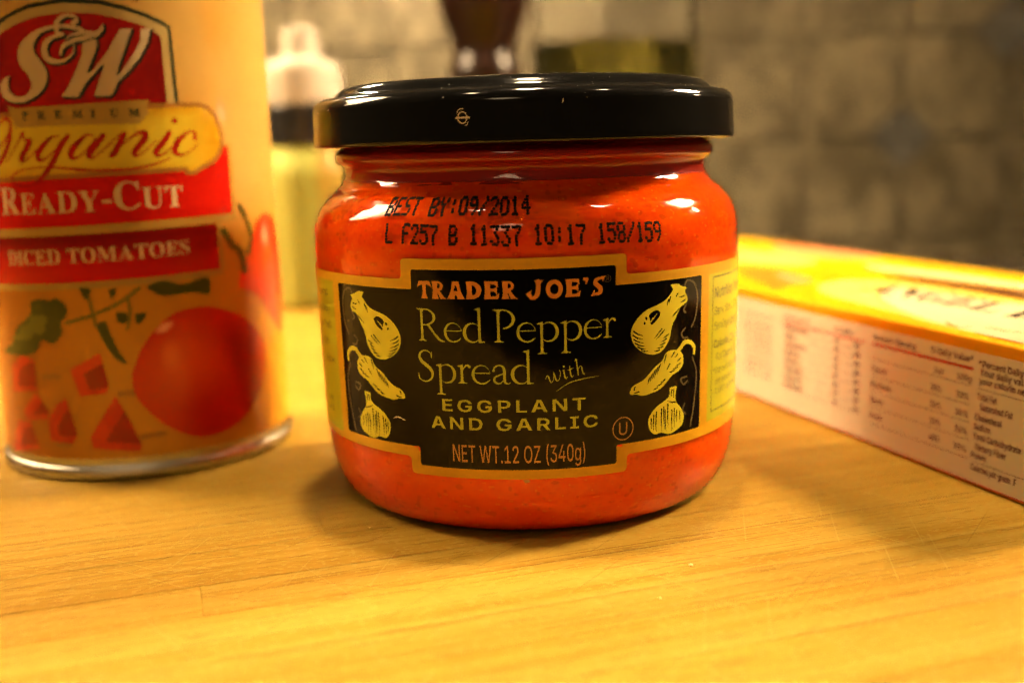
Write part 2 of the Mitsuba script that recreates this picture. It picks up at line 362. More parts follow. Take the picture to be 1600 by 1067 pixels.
# square oil bottle
ox, oy, orot = 0.0615, 0.492, 27.0
def square(half, z0, z1, r, b=0.0):
    g = sbox(-half, -half, half, half).buffer(-r).buffer(r, 6)
    m = trimesh.creation.extrude_polygon(g, z1 - z0, engine='earcut'); m.apply_translation([0, 0, z0])
    m.apply_transform(trimesh.transformations.rotation_matrix(math.radians(orot), [0, 0, 1])); m.apply_translation([ox, oy, 0]); return m
scene['bottle_glass'] = {'type': 'dielectric', 'int_ior': 1.5, 'ext_ior': 1.0}
scene['bottle_air'] = {'type': 'dielectric', 'int_ior': 1.0, 'ext_ior': 1.5}
put('oil_bottle__glass', square(0.0415, -0.0395, 0.185, 0.006), 'bottle_glass')
put('oil_bottle__hollow', square(0.0372, 0.1437, 0.181, 0.005), 'bottle_air')
oil('olive', (0.84, 0.77, 0.0), 22.0)
scene['oil_surface'] = {'type': 'dielectric', 'int_ior': 1.47, 'ext_ior': 1.5}
k = put('oil_bottle__oil', square(0.0372, -0.034, 0.1432, 0.005), 'oil_surface'); scene[k]['interior'] = {'type': 'ref', 'id': 'olive_air'}
put('oil_bottle__neck', lathe([(0.040, 0.1852), (0.030, 0.196), (0.016, 0.206), (0.014, 0.235), (0.0165, 0.237), (0.0165, 0.243), (0.0, 0.243)], (ox, oy), 48), 'green_glass', smooth=40)
put('oil_bottle__stopper', lathe([(0.010, 0.2432), (0.012, 0.245), (0.012, 0.262), (0.0, 0.264)], (ox, oy), 40), 'black_plastic', smooth=40)
lab('oil_bottle', 'square glass bottle half full of olive oil behind the jar lid', 'bottle')

# ------------------------------------------------------------------ digitised outlines, 1/100 mm on the jar's and the can's label
DATA = {
    'eggplant': '-3772 4880 -3682 4910 -3584 4937 -3537 4973 -3420 4988 -3309 4976 -3355 4922 -3365 4880 -3276 4774 -3141 4673 -2941 4608 -2688 4531 -2494 4386 -2369 4206 -2354 4033 -2435 3853 -2608 3712 -2805 3636 -2983 3637 -3140 3709 -3291 3904 -3344 4125 -3475 4339 -3591 4507 -3725 4559 -3792 4635 -3761 4735 -3710 4820',
    'eggspot': '-3045 4457 -2949 4512 -2820 4474 -2761 4415 -2788 4350 -2819 4236 -2924 4291 -3008 4364',
    'chili': '-3683 3498 -3585 3609 -3367 3661 -3197 3621 -3092 3470 -2916 3376 -2753 3232 -2592 3119 -2414 3056 -2323 2943 -2348 2876 -2468 2874 -2616 2825 -2828 2849 -3051 2904 -3231 3029 -3371 3142 -3550 3201 -3676 3317',
    'stem': '-4018 3504 -4019 3637 -3870 3756 -3708 3759 -3606 3673 -3504 3602',
    'garlic': '-3502 2903 -3305 2887 -3307 2771 -3218 2668 -2989 2567 -2820 2425 -2754 2269 -2805 2081 -2926 1981 -3088 1996 -3291 1930 -3497 1973 -3681 2076 -3717 2256 -3609 2442 -3484 2579 -3467 2732',
    'hatch': '-2413 4140 -2624 4035 -2399 4062 -2617 3966 -2413 3982 -2636 3885 -2451 3900 -2662 3819 -2505 3822 -2688 3762 -2585 3746 -2734 3716 -3243 3990 -3118 3937 -3202 3913 -3064 3862 -3161 3836 -3014 3802 -3111 3767 -2951 3744 -3023 3704 -2888 3699 -3150 4095 -2935 3922 -3077 4118 -2888 3949 -3540 4479 -3417 4393 -3466 4421 -3347 4335 -3304 4740 -3268 4615 -3259 4696 -3214 4571 -3688 4725 -3539 4721 -3504 4789 -3449 4722 -3715 4641 -3579 4605 -3510 3553 -3437 3496 -3424 3612 -3332 3508 -3592 3460 -3500 3406 -3586 3362 -3457 3312 -3513 3289 -3383 3272 -3412 3236 -3286 3219 -3050 3410 -2967 3208 -2986 3352 -2900 3150 -2922 3310 -2849 3124 -2848 3237 -2800 3081 -2792 3179 -2741 3055 -3177 3085 -3061 3043 -3088 3014 -2961 2980 -2977 2946 -2867 2917 -3200 3588 -3146 3399 -3295 3382 -3208 3261 -2526 2916 -2405 2912 -2436 3022 -2422 2943 -3486 2562 -3246 2631 -3435 2436 -3447 2032 -3504 2392 -3507 2123 -3370 2413 -3377 1993 -3145 2513 -3171 2043 -3090 2487 -3097 2005 -3181 2441 -3215 1986 -2954 2440 -2954 2026 -2891 2383 -2888 2053 -2829 2325 -2838 2109 -3253 2563 -3268 2061 -3592 2344 -3612 2122 -3413 2839 -3410 2673 -3360 2846 -3345 2699',
    'scroll1': '-3689 4854 -3783 5025 -4010 4941 -4116 4669 -4072 4278 -3941 4062',
    'scroll2': '-3730 4052 -3627 3965 -3696 3859 -3813 3862',
    'scroll3': '-3964 3428 -4104 3139 -4094 2735 -4021 2305 -3936 1979',
    'scroll4': '-3797 3050 -3626 3025 -3698 2898 -3810 2948',
    'scroll5': '-3748 2487 -3675 2364 -3773 2280',
    'scroll6': '-3757 4540 -3683 4433 -3748 4378',
    'c_arch_dark': '-1562 11069 -1034 11237 -580 11341 -169 11378 943 11304 1474 11143 2017 10951 2392 10775 2466 10702 2523 8999',
    'c_arch_gold': '-1577 10976 -814 11187 -178 11298 579 11306 1295 11185 1829 10972 2234 10788 2385 10699 2441 8999',
    'c_arch_red': '-1619 10716 -842 10966 -201 11084 557 11073 1272 10917 1809 10738 1991 10648 2230 10503 2241 9019',
    'c_ribbon': '-1546 9073 -1268 8993 249 9040 1594 9100 1840 9109 1769 8944 1807 8808 1586 8567 203 8573 -1356 8557 -1452 8800',
    'c_pill': '-1930 8896 1823 8905 2991 8922 3306 8784 3526 8461 3587 8013 3401 7689 3045 7476 595 7500 -2217 7406',
    'c_redband': '-2223 7377 966 7411 3755 7603 3838 7510 3814 6344 865 6264 -2485 6189',
    'c_redtrim': '3836 8099 3928 6198 850 6100 -2528 6009',
    'c_darkband': '-2519 6045 856 6165 3269 6121 3249 5009 749 4965 -2834 4859',
    'c_darktrim': '3411 6165 3390 4915 738 4833 -2891 4671',
    'c_tomato': '905 2635 1254 3365 1936 4011 2664 4122 3186 4008 3968 3651 4609 2885 4494 1977 3861 1237 3081 900 2392 863 1705 1197 1203 1696 930 2155',
    'c_cubeA': '-2478 2820 -1996 3081 -1620 2987 -1629 2264 -2584 2145',
    'c_cubeB': '-540 2783 191 3172 327 2433 262 2221 -357 2164',
    'c_cubeC': '477 2091 739 1497 974 845 920 729 -150 861 -198 1104',
    'c_cubeD': '-775 2065 -560 1201 -687 980 -1297 1024 -1323 1510 -1010 1913',
    'c_cubeE': '-2504 1388 -1981 1403 -1752 787 -2949 561',
    'c_cubeF': '-2171 1677 -1644 2166 -1297 1705 -1409 1552 -2124 1486',
    'c_leaf1': '-2144 3750 -1529 4146 -1489 4418 -1187 4515 -926 4473 -766 4541 -537 4407 -492 4162 -687 3938 -663 3714 -948 3440 -1263 3523 -1546 3192 -2109 3108 -2861 3128 -2291 3417',
    'c_leaf2': '181 3880 404 3960 486 3687 675 3182 820 2900 578 3052 355 3424',
    'c_leaf3': '-128 4777 134 4748 22 4508 -57 4599',
    'c_leaf4': '558 4709 730 4745 622 4484',
    'c_leaf5': '678 4170 926 4110 865 3890 701 3945',
    'c_leaf6': '1093 4099 1346 4102 1245 3908 1116 3873',
    'c_leaf7': '1400 4747 1835 4847 2266 4719 2895 4838 2909 4423 2480 4516 1805 4490',
    'c_stalk': '-541 3938 71 4106 606 4307 961 4510 1229 4714',
    'c_stalk2': '40 4685 128 4238 181 3880',
    'c_stalk3': '961 4510 992 4151 895 3753',
    'c_calyx1': '3474 5932 3677 5592 3970 5332 4060 4898',
    'c_calyx2': '4030 6539 4272 6150 4414 5715 4250 5304',
    'c_tom2': '4672 6075 5231 6277 6025 5831 6612 3887 5803 2976 4513 4171 3818 4501 4161 5171',
    'c_labbot': '-4056 706 -3509 500 -2601 521 -169 667 1211 722 3193 876 5207 861',
    'c_S': '-1377 9734 -1545 9696 -1707 9542 -1699 9379 -1584 9233 -1338 9141 -1041 9129 -723 9243 -494 9419 -381 9645 -395 9851 -523 10061 -632 10225 -642 10362 -544 10539 -379 10668 -153 10727 107 10742 377 10690 598 10641 474 10756 207 10818 -73 10814 -418 10760 -743 10616 -985 10424 -1086 10202 -1045 9971 -901 9780 -791 9569 -837 9409 -993 9277 -1200 9251 -1372 9340 -1450 9460 -1442 9622',
    'c_W': '509 10417 807 10492 815 10344 701 10073 508 9688 700 9822 1001 10184 1335 10708 1593 10722 1439 10366 1269 9954 1126 9587 1298 9770 1603 10184 1763 10462 1785 10715 2017 10743 1920 10419 1707 10070 1430 9746 1186 9517 1103 9333 991 9208 644 9214 818 9636 962 10001 714 9730 490 9505 357 9301 278 9200 -84 9221 93 9446 289 9784 461 10145',
    'c_amp1': '348 10860 407 10881 404 10971 273 11019 109 10989 -19 10880 -56 10746 -21 10633 72 10618',
    'c_amp2': '82 10607 -148 10546 -332 10417 -389 10238 -321 10076 -134 10001 83 10040 258 10172 310 10352',
    'c_amp3': '-23 10157 66 10336 286 10455 587 10528 817 10605 937 10706 974 10819',
    'c_amp4': '129 10493 275 10579 507 10631 731 10640',
    'c_o_r1': '-1776 7776 -1506 8032 -1271 8296 -1174 8418',
    'c_o_r2': '-1163 8397 -1115 8271 -991 8246 -1085 8104 -1277 7859 -1234 7785 -1067 7854 -871 8015',
    'c_o_g1': '-239 8327 -417 8312 -668 8113 -809 7930 -777 7794 -607 7842 -360 8021 -207 8223',
    'c_o_g2': '-37 8321 -220 8100 -432 7775 -645 7510 -885 7307 -1205 7207 -1565 7255 -1629 7425 -1346 7567 -845 7630 -273 7604 147 7540 556 7528 1158 7529',
    'c_o_a1': '550 8325 388 8329 143 8130 -3 7928 49 7813 222 7880 446 8080 584 8262',
    'c_o_a2': '760 8319 591 8118 408 7895 461 7811 610 7890 870 8110 1129 8330',
    'c_o_n1': '1222 8340 1113 8151 977 7915 902 7846',
    'c_o_n2': '1006 7987 1253 8172 1498 8334 1687 8354 1651 8210 1417 7927 1455 7829 1627 7921 1907 8156',
    'c_o_i': '2239 8344 2074 8128 1887 7914 1950 7815 2128 7907 2366 8073',
    'c_o_c': '2850 8212 2861 8335 2702 8362 2451 8169 2331 7951 2421 7826 2633 7870 2919 8062',
    'c_o_dot': '2388 8622',
    'c_o_sw': '-20 7585 687 7516 1267 7533 1741 7602 2214 7746',
    'c_o_O': '-2094 8025 -1704 8309 -1511 8574 -1544 8741 -1691 8767 -1982 8611',
    'c_o_O2': '-2439 7541 -1954 7811 -1625 8223 -1511 8574',
}

D = {k: np.array(v.split(), float).reshape(-1, 2) / 100 for k, v in DATA.items()}
HATCH = np.array(DATA['hatch'].split(), float).reshape(-1, 4) / 100

# ------------------------------------------------------------------ tomato can
cx, cy, RC, CS, SH = -0.1052, 0.0391, 37.2, 1.5, 0.030
can = Turn(RC, lambda z: np.full_like(np.asarray(z, float), RC), (cx, cy))
rim = [(0, 2.6), (34.0, 2.4), (35.2, 0.6), (36.2, 0.0), (37.4, 0.15), (37.95, 0.8), (38.05, 2.0), (37.8, 3.0), (37.2, 3.5)]
put('tomato_can__body', lathe(B([(37.1, 3.2), (36.8, 3.9), (36.75, 4.8), (37.0, 5.5), (37.0, 121), (36.8, 122.5)]), (cx, cy), 144), 'tin', smooth=35)
put('tomato_can__bottom_rim', lathe(B(rim), (cx, cy), 144), 'tin', smooth=40)
put('tomato_can__top_rim', lathe(B([(36.9, 121.2), (37.7, 121.8), (38.1, 122.8), (38.0, 124.2), (37.2, 125), (36.2, 124.8), (35.2, 123.6), (34.8, 120.5), (0, 120.2)]), (cx, cy), 144), 'tin', smooth=40)
lab('tomato_can', 'tall metal can of diced tomatoes in a peach, red and gold paper label', 'can')
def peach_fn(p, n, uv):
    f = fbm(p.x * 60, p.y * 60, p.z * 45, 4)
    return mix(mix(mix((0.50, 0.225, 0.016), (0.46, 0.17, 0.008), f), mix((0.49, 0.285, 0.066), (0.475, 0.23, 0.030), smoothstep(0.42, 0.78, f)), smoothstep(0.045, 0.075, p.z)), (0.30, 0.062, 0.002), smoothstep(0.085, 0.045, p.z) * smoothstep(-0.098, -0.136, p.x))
principled('can_peach', mikit.proc(peach_fn), 0.16, 0.35)
for nm, c in dict(can_gold=(0.37, 0.22, 0.04), can_palegold=(0.42, 0.30, 0.10), can_dark=(0.012, 0.015, 0.008), can_red=(0.46, 0.008, 0.003),
                  can_cream=(0.55, 0.42, 0.22), can_amber=(0.66, 0.30, 0.02), can_brown=(0.30, 0.12, 0.02), 
                  can_cube_side=(0.27, 0.006, 0.003), can_leaf=(0.045, 0.050, 0.005), can_leaf_pale=(0.12, 0.115, 0.012), can_script=(0.33, 0.010, 0.006)).items(): ink(nm, c, 0.18, 0.28)
def can_sz(p):
    return dr.atan2(p.x - cx, -(p.y - cy)) * RC, p.z * 1000
def tomato_fn(p, n, uv):
    s, z = can_sz(p)
    a, b = (s - 24.0) / 17.0, (z - 28.0) / 16.0
    d = dr.sqrt(a * a + b * b)
    c = mix((0.66, 0.060, 0.010), (0.50, 0.014, 0.005), smoothstep(0.1, 0.85, d))
    c = mix(c, (0.27, 0.006, 0.003), smoothstep(31.0, 38.0, s + (z - 25.0) * 0.25) * smoothstep(47.0, 40.0, s) * smoothstep(40.0, 30.0, z))
    c = mix(c, (0.66, 0.12, 0.025), smoothstep(41.5, 46.0, s) * 0.7)
    q = dr.sqrt(dr.square((s - 18.5) / 3.6) + dr.square((z - 30.0) / 5.5))
    c = mix(c, (0.72, 0.17, 0.035), smoothstep(1.0, 0.0, q) * 0.75)
    return mix(c, (0.80, 0.45, 0.25), smoothstep(1.0, 0.2, dr.sqrt(dr.square((s - 17.5 - (z - 37.2) * 0.8) / 2.4) + dr.square((z - 37.2) / 1.9))) * 0.8)
def back_tomato_fn(p, n, uv):
    s, z = can_sz(p)
    c = mix((0.66, 0.030, 0.006), (0.34, 0.045, 0.010), smoothstep(46.0, 38.0, z) * smoothstep(60.0, 50.0, s))
    return mix(c, (0.78, 0.36, 0.20), smoothstep(1.0, 0.15, dr.sqrt(dr.square((s - 51.0) / 2.6) + dr.square((z - 57.0) / 4.2))) * 0.75)
def cube_fn(p, n, uv):
    s, z = can_sz(p)
    return mix((0.56, 0.030, 0.007), (0.46, 0.014, 0.005), smoothstep(0.35, 0.65, noise(s * 0.30, z * 0.30, 4.0)))
def pill_fn(p, n, uv):
    s, z = can_sz(p)
    e = dr.maximum(smoothstep(22.0, 34.0, dr.abs(s - 1.5)), smoothstep(4.0, 8.5, dr.abs(z - 81.5)))
    return mix((0.60, 0.42, 0.025), (0.50, 0.24, 0.006), e)
def deepred_fn(p, n, uv):
    s, z = can_sz(p)
    return mix((0.50, 0.010, 0.006), (0.17, 0.004, 0.003), smoothstep(51.0, 60.0, z))
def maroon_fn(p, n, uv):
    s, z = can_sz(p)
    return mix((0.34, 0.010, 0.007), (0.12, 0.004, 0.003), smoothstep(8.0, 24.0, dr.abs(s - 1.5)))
KL = 'tomato_can__label'
for nm, f in dict(can_tomato=tomato_fn, can_back_tomato=back_tomato_fn, can_cube=cube_fn, can_yellow=pill_fn, can_deepred=deepred_fn, can_maroon=maroon_fn).items(): ink(nm, mikit.proc(f), 0.18, 0.28)
half = math.pi * RC
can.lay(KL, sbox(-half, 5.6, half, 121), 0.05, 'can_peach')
def shear(g): return affinity.affine_transform(g, [1, 0, SH, 1, CS, 0])
def sym(right): return Polygon(right + [(-x, z) for x, z in right[::-1]])
W0 = 0.14
dx = lambda k: W0 + 0.035 * k
arch = [(0, 113.9), (8, 113.25), (13.2, 111.9), (18.7, 109.8), (22.6, 107.8), (23.3, 106.9), (24.0, 80)]
can.lay(KL + '__shield', shear(sym(arch)), dx(0), 'can_dark')
can.lay(KL + '__shield_border', shear(sym([(0, 113.0), (8, 112.3), (13, 111.0), (18.3, 109.0), (22.0, 107.2), (22.5, 106.6), (23.1, 80)])), dx(1), 'can_palegold')
can.lay(KL + '__shield_field', shear(sym([(0, 110.8), (6, 110.4), (11.5, 109.2), (16.6, 107.6), (18.6, 106.6), (20.8, 105.0), (21.1, 80)])), dx(2), 'can_maroon')
S_ = blob(D['c_S'], 4)
W_ = Polygon(D['c_W']).buffer(0.25).buffer(-0.25)
amp = unary_union([stroke([(x, z, w) for (x, z), w in zip(D[k], ws)], 6) for k, ws in
    (('c_amp1', (1.2, .9, .6, .7, .9, 1.1, 1.1, .9, .7)), ('c_amp2', (.8, .9, 1.3, 1.5, 1.4, 1.0, .6, .45, .35)), ('c_amp3', (.5, .9, 1.0, 1.1, 1.2, .9, .15)), ('c_amp4', (.2, .6, .8, .5)))])
mono = unary_union([S_, W_, amp])
can.lay(KL + '__monogram_shadow', affinity.translate(mono.buffer(0.22), 0.42, -0.35), dx(3), 'can_dark')
can.lay(KL + '__monogram', mono, dx(4), 'can_cream')
can.lay(KL + '__reserved_mark', unary_union([ell(14.7, 93.1, .7, .75).difference(ell(14.7, 93.1, .52, .56)), text('R', .7, 600, x=14.45, y=92.75)]), dx(4), 'can_red')
arc = []
for c, s, z, a in (('S', -12.7, 113.55, 12), ('T', -9.4, 114.2, 9), ('S', 16.6, 113.3, -12)):
    arc.append(affinity.rotate(text(c, 1.7, 0, serif='bold', x=s, y=z), a, origin=(s, z)))
for g in arc: can.lay(KL + '__arched_letter', g, dx(1), 'can_maroon')
can.lay(KL + '__red_band', shear(sbox(-39.3, 60.6, 37.6, 79.5).union(sbox(-33.4, 47.6, 32.6, 61))), dx(0), 'can_gold')
can.lay(KL + '__red_field', shear(sbox(-38, 62.5, 36.4, 79)), dx(1), 'can_red')
can.lay(KL + '__maroon_band', shear(sbox(-32.3, 49.2, 31.2, 60.5)), dx(1), 'can_deepred')
pill = sbox(-31, 74.3, 31, 89.2).buffer(-5.5).buffer(5.5)
pill = unary_union([sbox(-27, 74.3, 27, 89.1), blob([(24, 89.1), (29.5, 88.9), (32.4, 87), (34, 83.6), (34.4, 80), (32.8, 76.7), (29, 74.6), (24, 74.3)]),
                    affinity.scale(blob([(24, 89.1), (29.5, 88.9), (32.4, 87), (34, 83.6), (34.4, 80), (32.8, 76.7), (29, 74.6), (24, 74.3)]), -1, 1, origin=(0, 0))]).buffer(0.1)
can.lay(KL + '__yellow_panel_border', shear(pill.buffer(0.55)), dx(3), 'can_brown')
can.lay(KL + '__yellow_panel', shear(pill.buffer(-0.55)), dx(4), 'can_yellow')
rib = D['c_ribbon']
can.lay(KL + '__ribbon', Polygon(rib), dx(6), 'can_gold')
prem = []
for c, s in zip('PREMIUM', np.linspace(-10.6, 14.3, 7)):
    prem.append(affinity.translate(text(c, 1.75, 0, serif='bold'), s - 0.6, 87.3 + (s + 10) * 0.004))
can.lay(KL + '__ribbon_lettering', unary_union(prem).buffer(0.05), dx(7), 'can_dark')
pen = {'c_o_r1': (.3, .35, .5, 1.1), 'c_o_r2': (.3, .6, 1.25, 1.45, 1.4, .7, .35, .3), 'c_o_g1': (.3, .6, 1.3, 1.5, 1.0, .45, .35, .3), 'c_o_g2': (1.1, 1.35, 1.35, 1.2, .8, .5, .5, .45, .35, .35, .5, .55, .55, .6),
       'c_o_a1': (.3, .6, 1.3, 1.5, .9, .4, .35, .3), 'c_o_a2': (1.2, 1.4, 1.4, .7, .35, .35, .4), 'c_o_n1': (1.2, 1.35, 1.3, 1.1), 'c_o_n2': (.35, .4, .7, 1.25, 1.4, 1.3, .6, .35, .35),
       'c_o_i': (1.2, 1.4, 1.3, .7, .35, .3), 'c_o_c': (1.1, .7, .6, 1.3, 1.5, .8, .35, .25), 'c_o_sw': (.5, .55, .6, .6, .3), 'c_o_O': (.4, .6, .8, .9, .6, .4), 'c_o_O2': (.5, 1.2, 1.3, .9)}
org = [stroke([(x, z, w) for (x, z), w in zip(D[k], ws)], 6) for k, ws in pen.items()] + [ell(*D['c_o_dot'][0], .62, .72)]
can.lay(KL + '__script_lettering', unary_union(org), dx(6), 'can_script')
def caps(words, z, big, small, width):
    """Large first letters and small capitals, fitted to a width, as one area starting at s = 0."""
    parts, at = [], 0.0
    for c in words:
        if c == ' ': at += small * 0.45; continue
        h = big if c in 'RC' and big != small else small
        g = text(c, h, 0, serif='bold') if c != '-' else affinity.translate(sbox(0, small * .36, small * .45, small * .52), 0, 0)
        parts.append(affinity.translate(g, at, 0)); at += g.bounds[2] + small * 0.10
    g = unary_union(parts)
    return affinity.scale(g, width / at, 1, origin=(0, 0))
rc = caps('READY-CUT', 0, 6.4, 4.9, 46.6)
can.lay(KL + '__cut_lettering', affinity.affine_transform(rc, [1, 0, 0.018, 1, -21.6, 65.3]), dx(3), 'can_cream')
dt = caps('DICED TOMATOES', 0, 3.45, 3.45, 46.6)
can.lay(KL + '__contents_lettering', affinity.affine_transform(dt, [1, 0, 0.030, 1, -21.2, 53.15]), dx(3), 'can_cream')
# the printed tomatoes, cubes and leaves
can.lay(KL + '__back_tomato_print', blob(D['c_tom2'], 4), dx(0), 'can_back_tomato')
can.lay(KL + '__tomato_print', blob(D['c_tomato'], 5), dx(2), 'can_tomato')
for k in 'ABCDEF':
    g = Polygon(D['c_cube' + k]).buffer(0.4).buffer(-0.2)
    can.lay(KL + '__tomato_cube_print', g, dx(1 if k in 'EF' else 2), 'can_cube')
    can.lay(KL + '__cube_side_print', g.intersection(affinity.translate(g, 2.6 if k != 'C' else 3.4, -1.4)).intersection(affinity.translate(g, 2.6, 1.6)), dx(2 if k in 'EF' else 3), 'can_cube_side')
can.lay(KL + '__cube_shadow_print', unary_union([affinity.rotate(ell(x, z, rx, .8), 3) for x, z, rx in ((-11, 26.2, 3.2), (8, 21.8, 3), (12.5, 10.8, 3.6), (-9.5, 9.2, 2.5))]), dx(0), 'can_brown')
for k in range(1, 8): can.lay(KL + '__leaf_print', blob(D[f'c_leaf{k}'], 4), dx(5), 'can_leaf')
can.lay(KL + '__leaf_light_print', affinity.scale(blob(D['c_leaf1'], 4), .55, .45), dx(6), 'can_leaf_pale')
can.lay(KL + '__stalk_print', unary_union([stroke([(x, z, w) for x, z in D[k]], 5) for k, w in (('c_stalk', .75), ('c_stalk2', .6), ('c_stalk3', .55))]), dx(4), 'can_leaf_pale')
can.lay(KL + '__calyx_print', unary_union([stroke([(x, z, w) for x, z in D[k]], 5) for k, w in (('c_calyx1', 1.8), ('c_calyx2', 1.0))]), dx(5), 'can_leaf')

# ------------------------------------------------------------------ pasta box
A0, EA, NB = np.array([0.0650, 0.0793]), np.array([0.3256, -0.9455]), np.array([0.9455, 0.3256])
L0, L1, WB, HB = -170.0, 132.0, 92.0, 33.4
for nm, c in dict(box_white=(0.44, 0.435, 0.315), box_yellow=(0.34, 0.175, 0.0006), box_edge=(0.50, 0.215, 0.005), box_paleyellow=(0.36, 0.25, 0.06), box_cream=(0.31, 0.265, 0.155), box_ink=(0.055, 0.010, 0.003), box_orange=(0.40, 0.075, 0.006), box_pink=(0.40, 0.13, 0.045), box_brown=(0.055, 0.022, 0.005), box_black=(0.012, 0.006, 0.004), box_redline=(0.28, 0.03, 0.01)).items(): ink(nm, c, 0.6, 0.02)
r = 0.7
sec = sbox(0, 0.15, WB, HB).buffer(-r).buffer(r, 4)
m = trimesh.creation.extrude_polygon(sec, L1 - L0, engine='earcut')
v = m.vertices / 1000
m.vertices = np.stack([A0[0] + NB[0] * v[:, 0] + EA[0] * (v[:, 2] + L0 / 1000), A0[1] + NB[1] * v[:, 0] + EA[1] * (v[:, 2] + L0 / 1000), v[:, 1]], -1)
if m.volume < 0: m.invert()
put('pasta_box__carton', m, 'box_edge', smooth=40)
lab('pasta_box', 'flat yellow pasta carton with printed white side lying right of the jar', 'box')
side = Flat((A0[0], A0[1], 0), (EA[0], EA[1], 0), (0, 0, 1))
topf = Flat((A0[0], A0[1], HB / 1000), (EA[0], EA[1], 0), (NB[0], NB[1], 0))
# ea x eb must point outwards
if np.dot(np.cross(side.ea, side.eb), [NB[0], NB[1], 0]) > 0: side_n = -1
else: side_n = 1
if np.cross(topf.ea, topf.eb)[2] < 0: top_n = -1
else: top_n = 1
def on_side(key, g, k, bsdf): return side.lay(key, g, side_n * (0.06 + 0.04 * k), bsdf)
def on_top(key, g, k, bsdf): return topf.lay(key, g, top_n * (0.06 + 0.04 * k), bsdf)
BK = 'pasta_box__side_panel'
on_side(BK, sbox(L0 + .5, 1.0, L1 - .5, 30.6), 0, 'box_white')
on_side(BK + '__base_line', sbox(L0 + .5, 0.75, L1 - .5, 1.05), 1, 'box_redline')
ty, rules, heavy = [], [], []
def tx(t, a, b, cap, width=None, weight=500): ty.append(text(t, cap, weight + 150, x=a, y=b, width=width, px=64))
tx('Amount / Serving', 66.8, 27.6, 1.35, 16); tx('% Daily Value*', 88.2, 27.9, 1.5, 13.7, 600)
heavy.append(sbox(66.4, 26.15, 102, 26.95))
tx('1oz', 89.6, 23.5, 1.35, 3.1); tx('100g', 97.1, 23.5, 1.35, 4.6)
for z in (22.6, 18.2, 14.2, 10.2, 5.9): rules.append(sbox(66, z, 101.6, z + 0.16))
for t, z, p, q, w in (('Thiamin', 19.5, '25%', '70%', 6), ('Riboflavin', 15.5, '15%', '30%', 8), ('Niacin', 11.5, '15%', '30%', 5), ('Folate', 7.5, '40%', '70%', 4.6)):
    tx(t, 66.4, z, 1.35, w); tx(p, 88.6, z - .3, 1.45, 3.5); tx(q, 97.0, z - .3, 1.45, 4.0)
for t, a, z, w in (('*Percent Daily Values are based', 103.7, 27.4, 29), ('Your daily values may be higher', 104.1, 25.5, 29.5), ('your calorie needs:', 104, 23.6, 17), ('Total Fat', 103.6, 20.0, 5.9), ('Saturated Fat', 104.6, 17.8, 9.6), ('Cholesterol', 103.3, 15.3, 7.9),
                   ('Sodium', 103.0, 13.1, 5.0), ('Total Carbohydrate', 103.0, 10.9, 14.0), ('Dietary Fiber', 103.7, 8.6, 9.2), ('Protein', 102.6, 6.5, 4.6), ('Calories per gram:  F', 102.5, 3.7, 13.6)):
    tx(t, a, z, 1.5, w, 560)
rules += [sbox(103.5, 22.4, 131, 22.56), sbox(102.7, 5.7, 131, 5.86)]
# the two panels further back: too soft to read
heavy += [sbox(25.6, 26.0, 63.2, 26.55), sbox(4.4, 26.1, 20.4, 26.5), sbox(-14, 26.1, 1, 26.5)]
for a, w in ((26.2, 15.5), (50.2, 10)): tx('Amount' if a < 40 else '% Daily', a, 27.3, 1.2, w * .8)
for a0, n_, z in ((26, 0, 24.6), (26, 0, 22.2), (26, 0, 19.8), (26, 0, 17.4), (26, 0, 15.0), (26, 0, 12.6), (26, 0, 10.2), (26, 0, 7.8)):
    rules.append(sbox(a0, z - .55, 62, z - .42))
    ww = 5 + 9 * rng.random()
    rules.append(sbox(a0 + .4, z, a0 + .4 + ww, z + .8)); rules.append(sbox(50.3, z, 52.4, z + .8)); rules.append(sbox(59.2, z, 61.6, z + .8))
for a in (5, 8.2, 11.4, 14.6, 17.6):
    for z in np.arange(8, 25, 1.9): rules.append(sbox(a, z, a + 1.4 + rng.random(), z + .7))
on_side(BK + '__type', unary_union(ty).buffer(0.035), 1, 'box_ink'); on_side(BK + '__rules', unary_union(rules), 1, 'box_ink'); on_side(BK + '__heavy_rules', unary_union(heavy), 2, 'box_redline')
TK = 'pasta_box__top_panel'
on_top(TK, sbox(L0 + .6, 1.2, L1 - .6, WB - 1.0), 0, 'box_yellow')
on_top(TK + '__pale_field', blob([(2, 37), (14, 46), (40, 48), (L1 + 20, 44), (L1 + 20, 6), (92, 4), (62, 8), (30, 12), (10, 22)]).intersection(sbox(L0 + 1, 1.5, L1 - 1, WB - 2)), 1, 'box_paleyellow')
on_top(TK + '__cream_field', blob([(26, 36), (40, 42), (L1 + 20, 40), (L1 + 20, 6), (96, 5), (66, 11), (40, 22)]).intersection(sbox(L0 + 1, 1.5, L1 - 1, WB - 2)), 2, 'box_cream')
clip = sbox(L0 + 1, 1.6, L1 - 1, WB - 1.6)
on_top(TK + '__brown_band', blob([(0, 52.6), (8, 59), (28, 61), (60, 63.6), (150, 63), (150, 49), (60, 50.6), (30, 51.2), (10, 51)]).intersection(clip), 3, 'box_brown')
on_top(TK + '__cream_band', blob([(-30, 68), (10, 73.5), (60, 74), (150, 74), (150, 66), (60, 66), (10, 63.5), (-16, 62)]).intersection(clip), 3, 'box_cream')
nm = text('ANGEL HAIR', 15, 0, serif='bold', thin=-1.2, px=120, x=24, y=27, width=95, slant=-0.42)
on_top(TK + '__pasta_lettering', nm, 4, 'box_black')
on_top(TK + '__orange_print', blob([(-44, 24), (-37, 33), (-14, 31.5), (0, 27), (4, 17), (12.6, 5.7), (-1, 10), (-26, 17)]).intersection(clip), 2, 'box_orange')
